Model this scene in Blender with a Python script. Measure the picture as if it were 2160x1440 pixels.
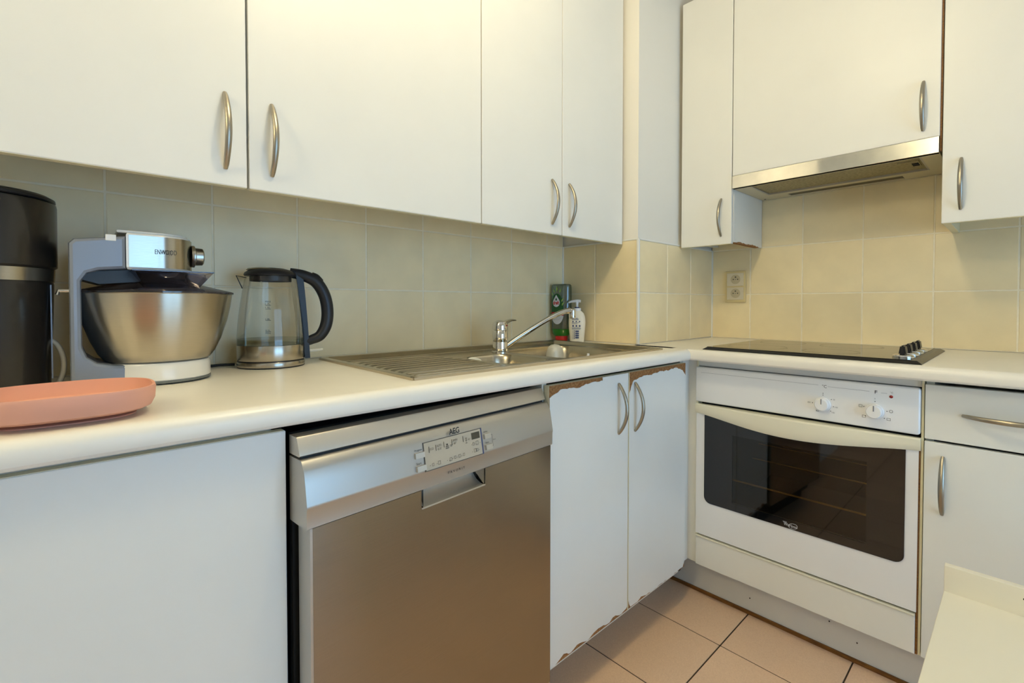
import bpy, bmesh, math, random
from mathutils import Vector, Matrix
random.seed(7)
for o in list(bpy.data.objects): bpy.data.objects.remove(o)
SC = bpy.context.scene
COL = SC.collection
PI = math.pi

# ------------------------------------------------------------------ camera
YAW, PITCH = 0.8248, -0.0205
fw = Vector((-math.sin(YAW)*math.cos(PITCH), math.cos(YAW)*math.cos(PITCH), math.sin(PITCH)))
rt = Vector((math.cos(YAW), math.sin(YAW), 0))
up = rt.cross(fw)
cam = bpy.data.cameras.new('camera'); camo = bpy.data.objects.new('camera', cam); COL.objects.link(camo)
m3 = Matrix((rt, up, -fw)).transposed()
camo.matrix_world = Matrix.Translation((1.3684, -2.1835, 1.0509)) @ m3.to_4x4()
cam.sensor_width = 36; cam.lens = 999.13/2160*36; cam.shift_y = -57.1/2160; cam.clip_start = 0.02
SC.camera = camo

# ------------------------------------------------------------------ light and exposure
SC.view_settings.view_transform = 'Standard'; SC.view_settings.look = 'None'
SC.view_settings.gamma = 1; SC.view_settings.use_curve_mapping = False
SC.view_settings.exposure = 0.22
LAMP_STRENGTH = 67; LAMP_COLOR = (1.0, 0.825, 0.475)
world = bpy.data.worlds.new('daylight'); SC.world = world; world.use_nodes = True
bg = world.node_tree.nodes['Background']
bg.inputs[0].default_value = (0.33, 0.61, 1.0, 1); bg.inputs[1].default_value = 4.4
# daylight entering through the window opening in the side wall
al = bpy.data.lights.new('window_daylight', 'AREA'); al.shape = 'RECTANGLE'; al.size = 1.72; al.size_y = 1.5
al.cycles.is_portal = True
alo = bpy.data.objects.new('window_daylight', al); COL.objects.link(alo)
alo.location = (3.09, -1.40, .94); alo.rotation_euler = (0, math.radians(90), 0)

# ------------------------------------------------------------------ materials
def lin(c):
    return tuple(((v/255)/12.92 if v/255 <= .04045 else ((v/255+.055)/1.055)**2.4) for v in c)
MATS = {}
def mat(name, rgb, rough=.5, metal=0, noise=0, nscale=8, bump=0, bscale=60, objvar=0, coat=0, stretch=None, emit=None, spec=None, rgb2=None, aniso=0):
    m = bpy.data.materials.new(name); m.use_nodes = True; nt = m.node_tree
    b = nt.nodes['Principled BSDF']; c = lin(rgb)
    b.inputs['Base Color'].default_value = (*c, 1); b.inputs['Roughness'].default_value = rough
    b.inputs['Metallic'].default_value = metal; b.inputs['Coat Weight'].default_value = coat
    if aniso:
        tv = nt.nodes.new('ShaderNodeCombineXYZ'); tv.inputs[2].default_value = 1
        b.inputs['Anisotropic'].default_value = aniso; nt.links.new(tv.outputs[0], b.inputs['Tangent'])
    if spec is not None: b.inputs['Specular IOR Level'].default_value = spec
    if emit: b.inputs['Emission Color'].default_value = (*emit[0], 1); b.inputs['Emission Strength'].default_value = emit[1]
    tc = nt.nodes.new('ShaderNodeTexCoord'); mp = nt.nodes.new('ShaderNodeMapping')
    nt.links.new(tc.outputs['Object'], mp.inputs[0])
    if stretch: mp.inputs['Scale'].default_value = stretch
    if noise or rgb2 or objvar:
        n = nt.nodes.new('ShaderNodeTexNoise'); n.inputs['Scale'].default_value = nscale; n.inputs['Detail'].default_value = 5
        if objvar:
            oi = nt.nodes.new('ShaderNodeObjectInfo'); va = nt.nodes.new('ShaderNodeVectorMath'); va.operation = 'ADD'
            vm = nt.nodes.new('ShaderNodeVectorMath'); vm.operation = 'SCALE'; vm.inputs['Scale'].default_value = 13
            cx = nt.nodes.new('ShaderNodeCombineXYZ')
            for i in range(3): nt.links.new(oi.outputs['Random'], cx.inputs[i])
            nt.links.new(cx.outputs[0], vm.inputs[0]); nt.links.new(mp.outputs[0], va.inputs[0]); nt.links.new(vm.outputs[0], va.inputs[1])
            nt.links.new(va.outputs[0], n.inputs['Vector'])
        else: nt.links.new(mp.outputs[0], n.inputs['Vector'])
        r = nt.nodes.new('ShaderNodeMix'); r.data_type = 'RGBA'
        d = lin(rgb2) if rgb2 else tuple(max(0, v*(1-noise)) for v in c)
        e = c if rgb2 else tuple(min(1, v*(1+noise)) for v in c)
        r.inputs[6].default_value = (*d, 1); r.inputs[7].default_value = (*e, 1)
        rp = nt.nodes.new('ShaderNodeMapRange'); rp.inputs[1].default_value = .3; rp.inputs[2].default_value = .7
        nt.links.new(n.outputs['Fac'], rp.inputs[0]); nt.links.new(rp.outputs[0], r.inputs[0])
        out = r.outputs[2]
        if objvar:
            hs = nt.nodes.new('ShaderNodeHueSaturation'); mr = nt.nodes.new('ShaderNodeMapRange')
            mr.inputs[3].default_value = 1-objvar; mr.inputs[4].default_value = 1+objvar
            nt.links.new(oi.outputs['Random'], mr.inputs[0]); nt.links.new(mr.outputs[0], hs.inputs['Value'])
            nt.links.new(out, hs.inputs['Color']); out = hs.outputs[0]
        nt.links.new(out, b.inputs['Base Color'])
    if bump:
        n2 = nt.nodes.new('ShaderNodeTexNoise'); n2.inputs['Scale'].default_value = bscale; n2.inputs['Detail'].default_value = 4
        nt.links.new(mp.outputs[0], n2.inputs['Vector'])
        bp = nt.nodes.new('ShaderNodeBump'); bp.inputs['Strength'].default_value = bump; bp.inputs['Distance'].default_value = .002
        nt.links.new(n2.outputs['Fac'], bp.inputs['Height']); nt.links.new(bp.outputs[0], b.inputs['Normal'])
    MATS[name] = m
    return m
def thin_glass(name, tint, refl=.10, rough=.02):
    m = bpy.data.materials.new(name); m.use_nodes = True; nt = m.node_tree
    nt.nodes.remove(nt.nodes['Principled BSDF'])
    out = nt.nodes['Material Output']
    tr = nt.nodes.new('ShaderNodeBsdfTransparent'); tr.inputs[0].default_value = (*tint, 1)
    gl = nt.nodes.new('ShaderNodeBsdfGlossy'); gl.inputs['Roughness'].default_value = rough
    lw = nt.nodes.new('ShaderNodeLayerWeight'); lw.inputs['Blend'].default_value = .25
    ad = nt.nodes.new('ShaderNodeMath'); ad.operation = 'MULTIPLY_ADD'; ad.inputs[1].default_value = .55; ad.inputs[2].default_value = refl*.4
    mx = nt.nodes.new('ShaderNodeMixShader')
    nt.links.new(lw.outputs['Fresnel'], ad.inputs[0]); nt.links.new(ad.outputs[0], mx.inputs[0])
    nt.links.new(tr.outputs[0], mx.inputs[1]); nt.links.new(gl.outputs[0], mx.inputs[2]); nt.links.new(mx.outputs[0], out.inputs[0])
    MATS[name] = m; return m

mat('laminate', (236,234,226), .38, noise=.015, nscale=5, bump=.02, bscale=300)
mat('laminate_edge', (232,224,190), .45)
mat('carcass', (232,228,214), .5)
mat('chipboard', (178,128,76), .9, rgb2=(124,78,38), nscale=180, bump=.5, bscale=220)
mat('worktop', (241,235,222), .30, noise=.02, nscale=14)
mat('wall_tile', (246,228,186), .32, noise=.06, nscale=7, objvar=.025, bump=.06, bscale=40)
mat('grout', (249,238,212), .85, noise=.05, nscale=40)
mat('paint', (238,233,222), .75, bump=.05, bscale=120)
mat('ceiling_paint', (238,240,240), .85)
mat('cool_paint', (206,214,224), .8)
mat('floor_tile', (240,206,174), .38, rgb2=(228,192,160), nscale=300, objvar=.03)
mat('floor_grout', (66,50,36), .9)
mat('trim_white', (240,238,230), .4)
mat('kick_white', (222,220,214), .45)
mat('wood_strip', (142,92,28), .55, rgb2=(92,54,14), nscale=30, stretch=(1,8,8))
mat('steel', (190,184,172), .24, metal=1, noise=.05, nscale=60, stretch=(1,1,40), aniso=.7)
mat('steel_bowl', (190,182,166), .28, metal=1, noise=.03, nscale=40, stretch=(1,1,30), aniso=.8)
mat('steel_sink', (198,188,168), .24, metal=1, noise=.05, nscale=30, bump=.02, bscale=260)
mat('steel_door', (158,147,130), .24, metal=1, noise=.03, nscale=10, stretch=(1,1,60), aniso=.75)
mat('panel_silver', (196,192,184), .36, metal=.9)
mat('strip_silver', (214,206,192), .38, metal=.85)
mat('hood_steel', (200,196,186), .09, metal=1, noise=.05, nscale=40, aniso=.8)
mat('nickel', (172,164,148), .34, metal=1)
mat('chrome', (225,222,216), .06, metal=1)
mat('black_plastic', (22,22,24), .38)
mat('coffee_black', (30,26,22), .30, coat=.3)
mat('dark_rubber', (16,17,18), .6)
mat('dark_gap', (20,18,14), .8)
mat('kettle_black', (26,28,34), .42)
mat('black_glass', (10,10,11), .06, coat=.5)
mat('hob_glass', (26,22,16), .09, spec=.22)
mat('hob_edge', (30,27,20), .3, metal=.4)
mat('hob_zone', (70,56,38), .14)
mat('oven_white', (240,240,240), .22, coat=.3)
mat('oven_cream', (234,228,204), .28)
mat('enamel_dark', (52,42,32), .35)
mat('rack_gold', (244,196,110), .4, metal=.5)
mat('ink', (34,34,38), .6)
mat('ink_soft', (92,86,78), .6)
mat('ink_grey', (128,130,138), .6)
mat('ink_white', (224,224,228), .5)
mat('ink_blue', (72,82,120), .6)
mat('lcd', (78,72,56), .2)
mat('display', (186,176,156), .3)
mat('red_lamp', (150,24,24), .3)
mat('outlet_cream', (226,206,152), .45)
mat('outlet_white', (228,216,190), .4)
mat('socket_face', (204,190,156), .5)
mat('pink_silicone', (228,166,140), .55)
mat('soap_white', (240,234,216), .35)
mat('pump_blue', (30,42,96), .4)
mat('pump_white', (238,240,244), .3)
mat('dreft_green_liquid', (18,120,14), .15, coat=.5)
mat('dreft_label', (20,88,36), .35)
mat('dreft_leaf', (160,190,90), .4)
mat('dreft_red', (206,40,38), .35)
mat('mixer_silver', (134,140,150), .38, metal=.35)
mat('mixer_white', (238,234,224), .25, coat=.3)
mat('mixer_foot', (112,116,112), .5)
mat('cup_frost', (226,222,206), .4)
mat('sponge', (206,186,30), .9, bump=.6, bscale=200)
mat('filter_mesh', (168,156,118), .7, metal=.2, noise=.25, nscale=120, bump=.6, bscale=500)
mat('hood_body', (216,206,176), .5)
mat('lamp_cover', (92,82,50), .4)
mat('cord_black', (18,18,18), .5)
mat('table_white', (242,233,210), .4, noise=.01, nscale=6)
mat('globe', (255,240,210), .5, emit=(LAMP_COLOR, LAMP_STRENGTH))
mat('globe_fill', (255,240,210), .5, emit=(LAMP_COLOR, LAMP_STRENGTH*.62))
mat('lamp_base', (230,228,220), .5)
mat('screw', (60,48,36), .4, metal=.6)
thin_glass('clear_glass', (.97,.97,.95), .10)
thin_glass('kettle_glass', (.975,.98,.97), .08)
thin_glass('smoke_plastic', (.46,.42,.48), .22, .08)
thin_glass('oven_pane', (.52,.50,.42), .10, .03)
thin_glass('green_plastic', (.42,.52,.46), .35, .15)
def frosted(name, rgb, alpha):
    m = mat(name, rgb, .35); nt = m.node_tree; b = nt.nodes['Principled BSDF']; b.inputs['Alpha'].default_value = alpha
frosted('frost_plastic', (232,230,216), .62)
thin_glass('water', (.86,.9,.86), .12)

# ------------------------------------------------------------------ builders
POS = {}
def tag(o, label=None, cat=None, group=None, kind=None):
    if label: o['label'] = label
    if cat: o['category'] = cat
    if group: o['group'] = group
    if kind: o['kind'] = kind
    return o
def thing(name, label, cat, loc, group=None):
    o = bpy.data.objects.new(name, None); COL.objects.link(o); o.location = loc; o.empty_display_size = .05
    POS[o.name] = Vector(loc)
    return tag(o, label, cat, group)
def link(name, me, loc, parent):
    o = bpy.data.objects.new(name, me); COL.objects.link(o)
    loc = Vector(loc); POS[o.name] = loc
    if parent: o.parent = parent; o.location = loc - POS[parent.name]
    else: o.location = loc
    return o
def mk(name, V, F, m, parent=None, smooth=False, ang=38):
    xs = [v[0] for v in V]; ys = [v[1] for v in V]; zs = [v[2] for v in V]
    c = Vector(((min(xs)+max(xs))/2, (min(ys)+max(ys))/2, min(zs)))
    me = bpy.data.meshes.new(name)
    me.from_pydata([(v[0]-c.x, v[1]-c.y, v[2]-c.z) for v in V], [], F)
    me.materials.append(MATS[m]); fix(me, smooth, ang)
    return link(name, me, c, parent)
def fix(me, smooth, ang=38):
    bm = bmesh.new(); bm.from_mesh(me); bmesh.ops.recalc_face_normals(bm, faces=bm.faces)
    if smooth:
        for f in bm.faces: f.smooth = True
        for e in bm.edges:
            if len(e.link_faces) == 2 and e.calc_face_angle(0) > math.radians(ang): e.smooth = False
    bm.to_mesh(me); bm.free(); me.update()
def frombm(name, bm, m, parent=None, smooth=True, ang=18):
    bm.verts.index_update()
    V = [tuple(v.co) for v in bm.verts]; F = [[v.index for v in f.verts] for f in bm.faces]
    bm.free()
    return mk(name, V, F, m, parent, smooth, ang)
def bbox(bm, x0, x1, y0, y1, z0, z1):
    r = bmesh.ops.create_cube(bm, size=1)
    for v in r['verts']:
        v.co = Vector((x0+(v.co.x+.5)*(x1-x0), y0+(v.co.y+.5)*(y1-y0), z0+(v.co.z+.5)*(z1-z0)))
    return r['verts']
def box(name, x0, x1, y0, y1, z0, z1, m, parent=None, bev=0, seg=2):
    bm = bmesh.new(); bbox(bm, min(x0,x1), max(x0,x1), min(y0,y1), max(y0,y1), min(z0,z1), max(z0,z1))
    if bev: bmesh.ops.bevel(bm, geom=list(bm.edges), offset=bev, segments=seg, affect='EDGES', profile=.5)
    return frombm(name, bm, m, parent, bool(bev))
def boxes(name, L, m, parent=None):
    bm = bmesh.new()
    for b in L: bbox(bm, *b)
    return frombm(name, bm, m, parent, False)
def prism(name, pts, axis, a, b, m, parent=None, smooth=False, bev=0):
    """extrude a 2D outline along an axis; pts are the two other coordinates in xyz order"""
    def P(p, t): return {'x': (t, p[0], p[1]), 'y': (p[0], t, p[1]), 'z': (p[0], p[1], t)}[axis]
    n = len(pts)
    V = [P(p, a) for p in pts] + [P(p, b) for p in pts]
    F = [list(range(n))[::-1], list(range(n, 2*n))] + [[i, (i+1) % n, n+(i+1) % n, n+i] for i in range(n)]
    if bev:
        bm = bmesh.new(); vs = [bm.verts.new(v) for v in V]
        for f in F: bm.faces.new([vs[i] for i in f])
        es = [e for e in bm.edges if abs(e.verts[0].co['xyz'.index(axis)]-e.verts[1].co['xyz'.index(axis)]) < 1e-6]
        bmesh.ops.recalc_face_normals(bm, faces=bm.faces)
        bmesh.ops.bevel(bm, geom=es, offset=bev, segments=2, affect='EDGES', profile=.5)
        return frombm(name, bm, m, parent, True)
    return mk(name, V, F, m, parent, smooth)
def lathe(name, prof, c, m, parent=None, seg=48, axis='z', smooth=True):
    """prof = [(r, h)], axis through c"""
    V = []; F = []
    n = len(prof)
    for r, h in prof:
        for k in range(seg):
            a = 2*PI*k/seg; u, v = r*math.cos(a), r*math.sin(a)
            V.append({'z': (c[0]+u, c[1]+v, c[2]+h), 'y': (c[0]+u, c[1]+h, c[2]+v), 'x': (c[0]+h, c[1]+u, c[2]+v)}[axis])
    for i in range(n-1):
        for k in range(seg):
            F.append([i*seg+k, i*seg+(k+1) % seg, (i+1)*seg+(k+1) % seg, (i+1)*seg+k])
    if prof[0][0] > 1e-5 and prof[0][0] < .9: F.append(list(range(seg))) if CAP[0] else None
    if prof[-1][0] > 1e-5: F.append(list(range((n-1)*seg, n*seg))) if CAP[1] else None
    return mk(name, V, F, m, parent, smooth)
CAP = [True, True]
def tube(name, pts, rad, m, parent=None, seg=12, flat=1.0, sub=6, closed_ends=True):
    """swept tube through pts (Catmull-Rom), rad number or list"""
    P = [Vector(p) for p in pts]; R = rad if isinstance(rad, (list, tuple)) else [rad]*len(P)
    Q = []; S = []
    if sub > 1 and len(P) > 2:
        for i in range(len(P)-1):
            p0 = P[max(i-1, 0)]; p1 = P[i]; p2 = P[i+1]; p3 = P[min(i+2, len(P)-1)]
            for k in range(sub):
                t = k/sub
                Q.append(.5*((2*p1)+(-p0+p2)*t+(2*p0-5*p1+4*p2-p3)*t*t+(-p0+3*p1-3*p2+p3)*t**3)); S.append(R[i]+(R[i+1]-R[i])*t)
        Q.append(P[-1]); S.append(R[-1])
    else: Q, S = P, R
    V = []; F = []
    nrm = None
    for i, p in enumerate(Q):
        t = (Q[min(i+1, len(Q)-1)]-Q[max(i-1, 0)]).normalized()
        if nrm is None:
            a = Vector((0, 0, 1)) if abs(t.z) < .9 else Vector((1, 0, 0))
            nrm = (a-t*a.dot(t)).normalized()
        else: nrm = (nrm-t*nrm.dot(t)).normalized()
        bn = t.cross(nrm)
        for k in range(seg):
            a = 2*PI*k/seg; V.append(tuple(p+nrm*math.cos(a)*S[i]*flat+bn*math.sin(a)*S[i]))
    for i in range(len(Q)-1):
        for k in range(seg): F.append([i*seg+k, i*seg+(k+1) % seg, (i+1)*seg+(k+1) % seg, (i+1)*seg+k])
    if closed_ends: F.append(list(range(seg))[::-1]); F.append(list(range((len(Q)-1)*seg, len(Q)*seg)))
    return mk(name, V, F, m, parent, True)
def text(name, s, size, org, R, U, m, parent, width=None, off=.0006, bold=0):
    cu = bpy.data.curves.new('t', 'FONT'); cu.body = s; cu.size = 1; cu.align_x = 'LEFT'; cu.offset = bold
    cu.resolution_u = 3
    to = bpy.data.objects.new('t', cu); COL.objects.link(to)
    dg = bpy.context.evaluated_depsgraph_get(); me = bpy.data.meshes.new_from_object(to.evaluated_get(dg))
    bpy.data.objects.remove(to); bpy.data.curves.remove(cu)
    vs = [v.co.copy() for v in me.vertices]
    F = [list(p.vertices) for p in me.polygons]; bpy.data.meshes.remove(me)
    if not vs: return
    x0 = min(v.x for v in vs); x1 = max(v.x for v in vs)
    y1 = max(v.y for v in vs); y0 = min(v.y for v in vs)
    sy = size/(y1-y0); sx = (width/(x1-x0)) if width else sy
    R = Vector(R).normalized(); U = Vector(U).normalized(); N = R.cross(U); org = Vector(org)
    V = [tuple(org+R*(v.x-x0)*sx+U*(v.y-y0)*sy+N*off) for v in vs]
    me = bpy.data.meshes.new(name)
    c = Vector(V[0]); me.from_pydata([tuple(Vector(v)-c) for v in V], [], F); me.materials.append(MATS[m])
    return link(name, me, c, parent)
def plate(name, quads, org, R, U, m, parent, off=.0006):
    """flat printed marks: list of (u0,v0,u1,v1) rectangles in the R,U plane"""
    R = Vector(R).normalized(); U = Vector(U).normalized(); N = R.cross(U); org = Vector(org); V = []; F = []
    for u0, v0, u1, v1 in quads:
        b = len(V)
        for u, v in ((u0, v0), (u1, v0), (u1, v1), (u0, v1)): V.append(tuple(org+R*u+U*v+N*off))
        F.append([b, b+1, b+2, b+3])
    me = bpy.data.meshes.new(name); c = Vector(V[0]); me.from_pydata([tuple(Vector(v)-c) for v in V], [], F); me.materials.append(MATS[m])
    return link(name, me, c, parent)
HMESH = {}
def handle(parent, c, along, out, L=.145, depth=.028):
    """bow handle whose two feet touch the door at c"""
    along = Vector(along); out = Vector(out); key = (tuple(along), tuple(out), L)
    if key not in HMESH:
        n = 20; seg = 12; V = []; F = []; side = along.cross(out)
        for i in range(n+1):
            t = -1+2*i/n; p = along*(t*L/2)+out*(depth*(1-t*t)+.002)
            d = (along*(L/2)+out*(-2*depth*t)).normalized(); nn = side.cross(d)
            w = .0062*(1-.25*t*t); h = .0048*(1-.15*t*t)
            if i in (0, n): w *= .8; h *= .8
            for k in range(seg):
                a = 2*PI*k/seg; V.append(tuple(p+side*math.cos(a)*w+nn*math.sin(a)*h))
        for i in range(n):
            for k in range(seg): F.append([i*seg+k, i*seg+(k+1) % seg, (i+1)*seg+(k+1) % seg, (i+1)*seg+k])
        F += [list(range(seg))[::-1], list(range(n*seg, (n+1)*seg))]
        me = bpy.data.meshes.new('bow_handle'); me.from_pydata(V, [], F); me.materials.append(MATS['nickel']); fix(me, True); HMESH[key] = me
    o = link('handle', HMESH[key], c, parent); o['label'] = 'brushed nickel bow handle'
    return o
TM = {}
def tile(parent, name, dims, c, m, bev=.0015):
    """one rectangular tile centred on c, mesh shared between tiles of the same size"""
    key = (name, tuple(round(d, 4) for d in dims), m)
    if key not in TM:
        bm = bmesh.new(); bbox(bm, -dims[0]/2, dims[0]/2, -dims[1]/2, dims[1]/2, -dims[2]/2, dims[2]/2)
        bmesh.ops.bevel(bm, geom=list(bm.edges), offset=bev, segments=1, affect='EDGES')
        me = bpy.data.meshes.new(name); bm.to_mesh(me); bm.free(); me.materials.append(MATS[m]); TM[key] = me
    return link(name, TM[key], c, parent)

# ------------------------------------------------------------------ the room
XR, YF, ZC = 3.0, -3.6, 2.45
T = 0.2006
fl = tag(box('floor', 0, XR, YF, 0, -.05, -.002, 'floor_grout'), 'kitchen floor of pinkish beige square tiles with dark grout', 'floor', kind='structure')
FX, FY, FP = .7459, -.7335, .2955
i0 = math.floor((0-FX)/FP); i1 = math.ceil((XR-FX)/FP)
for i in range(i0, i1):
    for j in range(math.floor((YF-FY)/FP), math.ceil((0-FY)/FP)):
        a0, a1 = max(FX+i*FP, 0)+.002, min(FX+(i+1)*FP, XR)-.002
        b0, b1 = max(FY+j*FP, YF)+.002, min(FY+(j+1)*FP, 0)-.002
        if a1-a0 > .02 and b1-b0 > .02:
            tile(fl, 'tile', (a1-a0, b1-b0, .008), ((a0+a1)/2, (b0+b1)/2, -.004), 'floor_tile', .001)
wl = tag(box('wall_left', -.1, 0, YF, 0, 0, ZC, 'paint'), 'painted wall with beige tiled splashback behind the sink', 'wall', kind='structure')
wb = tag(box('wall_back', -.1, XR, 0, .1, 0, ZC, 'paint'), 'painted wall with beige tiled splashback behind the hob', 'wall', kind='structure')
PX, PY = .382, -.626
wp = tag(box('wall_pillar', 0, PX-.006, PY+.006, 0, 0, ZC, 'paint'), 'white corner pillar with tiled lower part between sink and hob', 'wall', kind='structure')
wy0, wy1, wz0, wz1 = -2.15, -.65, .08, 1.80
wr = tag(boxes('wall_right', [(XR, XR+.1, YF, wy0, 0, ZC), (XR, XR+.1, wy1, .1, 0, ZC), (XR, XR+.1, wy0, wy1, 0, wz0), (XR, XR+.1, wy0, wy1, wz1, ZC)], 'cool_paint'), 'painted wall with window opposite the sink', 'wall', kind='structure')
tag(box('wall_front', -.1, XR+.1, YF-.1, YF, 0, ZC, 'cool_paint'), 'painted wall behind the photographer', 'wall', kind='structure')
tag(box('ceiling', -.1, XR+.1, YF-.1, .1, ZC, ZC+.08, 'ceiling_paint'), 'flat white ceiling', 'ceiling', kind='structure')
w1 = tag(thing('window_1', 'tall white framed balcony window letting in daylight', 'window', (XR+.05, (wy0+wy1)/2, wz0)), kind='structure')
boxes('window_frame', [(XR+.02, XR+.08, wy0, wy0+.05, wz0, wz1), (XR+.02, XR+.08, wy1-.05, wy1, wz0, wz1), (XR+.02, XR+.08, wy0, wy1, wz0, wz0+.05), (XR+.02, XR+.08, wy0, wy1, wz1-.05, wz1), (XR+.02, XR+.08, -1.425, -1.375, wz0, wz1)], 'trim_white', w1)
for a, b in ((wy0+.05, -1.425), (-1.375, wy1-.05)): box('pane', XR+.048, XR+.052, a, b, wz0+.05, wz1-.05, 'clear_glass', w1)
box('window_sill', XR-.12, XR+.02, wy0-.05, wy1+.05, wz0-.03, wz0, 'trim_white', w1, .004)

# wall tiles with recessed joints
Z0, Z1, Z2, Z3 = .901, 1.0964, 1.2961, 1.4967
G = .0018
def back(parent, name, b): return box(name, *b, 'grout', parent)
back(wl, 'grout_bed', (0, .0074, -2.62, PY, Z0, Z3))
rowsL = [(Z0, Z1), (Z1, Z2), (Z2, Z3)]
ys = [PY] + [-.727-k*T for k in range(10)]
for k in range(len(ys)-1):
    for za, zb in rowsL:
        tile(wl, 'tile', (.008, ys[k]-ys[k+1]-2*G, zb-za-2*G), (.0045, (ys[k]+ys[k+1])/2, (za+zb)/2), 'wall_tile')
back(wp, 'grout_bed', (0.008, PX-.0012, PY+.0012, PY+.007, Z0, Z2))
back(wp, 'grout_bed', (PX-.007, PX-.0012, PY+.006, -.006, Z0, Z2))
for xa, xb in ((.009, .182), (.182, PX-.003)):
    for za, zb in rowsL[:2]:
        tile(wp, 'tile', (xb-xa-2*G, .008, zb-za-2*G), ((xa+xb)/2, PY+.004, (za+zb)/2), 'wall_tile')
for ya, yb in ((PY+.003, -.413), (-.413, -.216), (-.216, -.009)):
    for za, zb in rowsL[:2]:
        tile(wp, 'tile', (.008, yb-ya-2*G, zb-za-2*G), (PX-.004, (ya+yb)/2, (za+zb)/2), 'wall_tile')
back(wb, 'grout_bed', (PX, 1.98, -.0074, 0, Z0, Z3))
xs = [PX] + [.5525+k*T for k in range(8)]
for k in range(len(xs)-1):
    for za, zb in rowsL:
        tile(wb, 'tile', (xs[k+1]-xs[k]-2*G, .008, zb-za-2*G), ((xs[k]+xs[k+1])/2, -.0045, (za+zb)/2), 'wall_tile')
tag(box('trim_1', PX-.007, PX+.003, PY-.003, PY+.007, Z0, Z2+.004, 'trim_white', bev=.002), 'white plastic corner strip on outer edge of tiled pillar', 'trim', kind='structure')
tag(box('trim_2', .008, .013, PY-.005, PY, Z0, Z2+.004, 'trim_white'), 'white sealant line in the corner between sink wall and pillar', 'trim', kind='structure')
tag(box('trim_3', PX, PX+.005, -.013, -.008, Z0, Z2, 'trim_white'), 'white sealant line in the corner between pillar and hob wall', 'trim', kind='structure')
tag(boxes('trim_4', [(.0, PX+.002, PY-.002, PY+.008, Z2, Z2+.005), (PX-.008, PX+.002, PY, 0, Z2, Z2+.005)], 'trim_white'), 'white sealant bead along the top of the pillar tiles', 'trim', kind='structure')

# ------------------------------------------------------------------ worktop
DL, DR, ZT, ZB = .608, .6625, .90, .8635
def nose(d):
    pts = [(d-.07, ZB), (d-.07, ZT)]
    for k in range(7):
        a = PI/2-k*PI/12; pts.append((d-.018+.018*math.cos(a), ZT-.018+.018*math.sin(a)))
    for k in range(5):
        a = -k*PI/8; pts.append((d-.010+.010*math.cos(a), ZB+.010+.010*math.sin(a)))
    return pts
def slab_with_nose(name, prof, axis, a, b, sgn, L):
    bm = bmesh.new()
    for q in L: bbox(bm, *q, ZB, ZT)
    n = len(prof); vs = []
    for t in (a, b):
        vs.append([bm.verts.new((p[0], t, p[1]) if axis == 'y' else (t, sgn*p[0], p[1])) for p in prof])
    for i in range(n): bm.faces.new([vs[0][i], vs[0][(i+1) % n], vs[1][(i+1) % n], vs[1][i]])
    bm.faces.new(vs[0]); bm.faces.new(vs[1])
    return frombm(name, bm, 'worktop', None, True)
wt = slab_with_nose('worktop', nose(DL), 'y', -2.56, -DR, 1,
    [(0, .075, -2.56, PY), (.075, DL-.07, -2.56, -1.672), (.075, DL-.07, -.757, PY), (PX, DL-.018, -DR, 0)])
tag(wt, 'cream laminate worktop with rounded nose holding the steel sink', 'worktop')
wt2 = slab_with_nose('worktop', nose(DR), 'x', DL-.018, 1.84, -1, [(DL-.018, 1.84, -DR+.07, 0)])
tag(wt2, 'cream laminate worktop with rounded nose holding the black hob', 'worktop')
box('joint_strip', DL-.0175, DL-.0145, -DR-.0006, -DR+.02, ZB-.0005, ZT-.012, 'trim_white', wt2)

# ------------------------------------------------------------------ base units on the sink side
def carcass(parent, x0, x1, y0, y1, z0, z1, open_face, m='carcass', t=.016, top=True):
    L = []
    if open_face == '+x': L += [(x0, x1, y0, y0+t, z0, z1), (x0, x1, y1-t, y1, z0, z1), (x0, x0+t, y0, y1, z0, z1)]
    else: L += [(x0, x0+t, y0, y1, z0, z1), (x1-t, x1, y0, y1, z0, z1), (x0, x1, y1-t, y1, z0, z1)]
    L += [(x0, x1, y0, y1, z0, z0+t)]
    if top: L += [(x0, x1, y0, y1, z1-t, z1)]
    return boxes('body', L, m, parent)
DX = .583
c1 = thing('base_cabinet', 'plain white base cabinet under pink tray, left of dishwasher', 'cabinet', (.29, -2.24, 0))
carcass(c1, .02, .562, -2.545, -1.942, .12, .862, '+x')
box('door', .565, DX, -2.545, -1.942, .146, .853, 'laminate', c1, .0015)
box('door_edge', .5655, DX-.002, -2.543, -1.944, .8528, .8536, 'laminate_edge', c1)
k1 = tag(box('toe_kick', .406, .42, -2.56, -1.942, 0, .118, 'kick_white'), 'white plinth board under the plain base cabinet', 'plinth')

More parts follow.
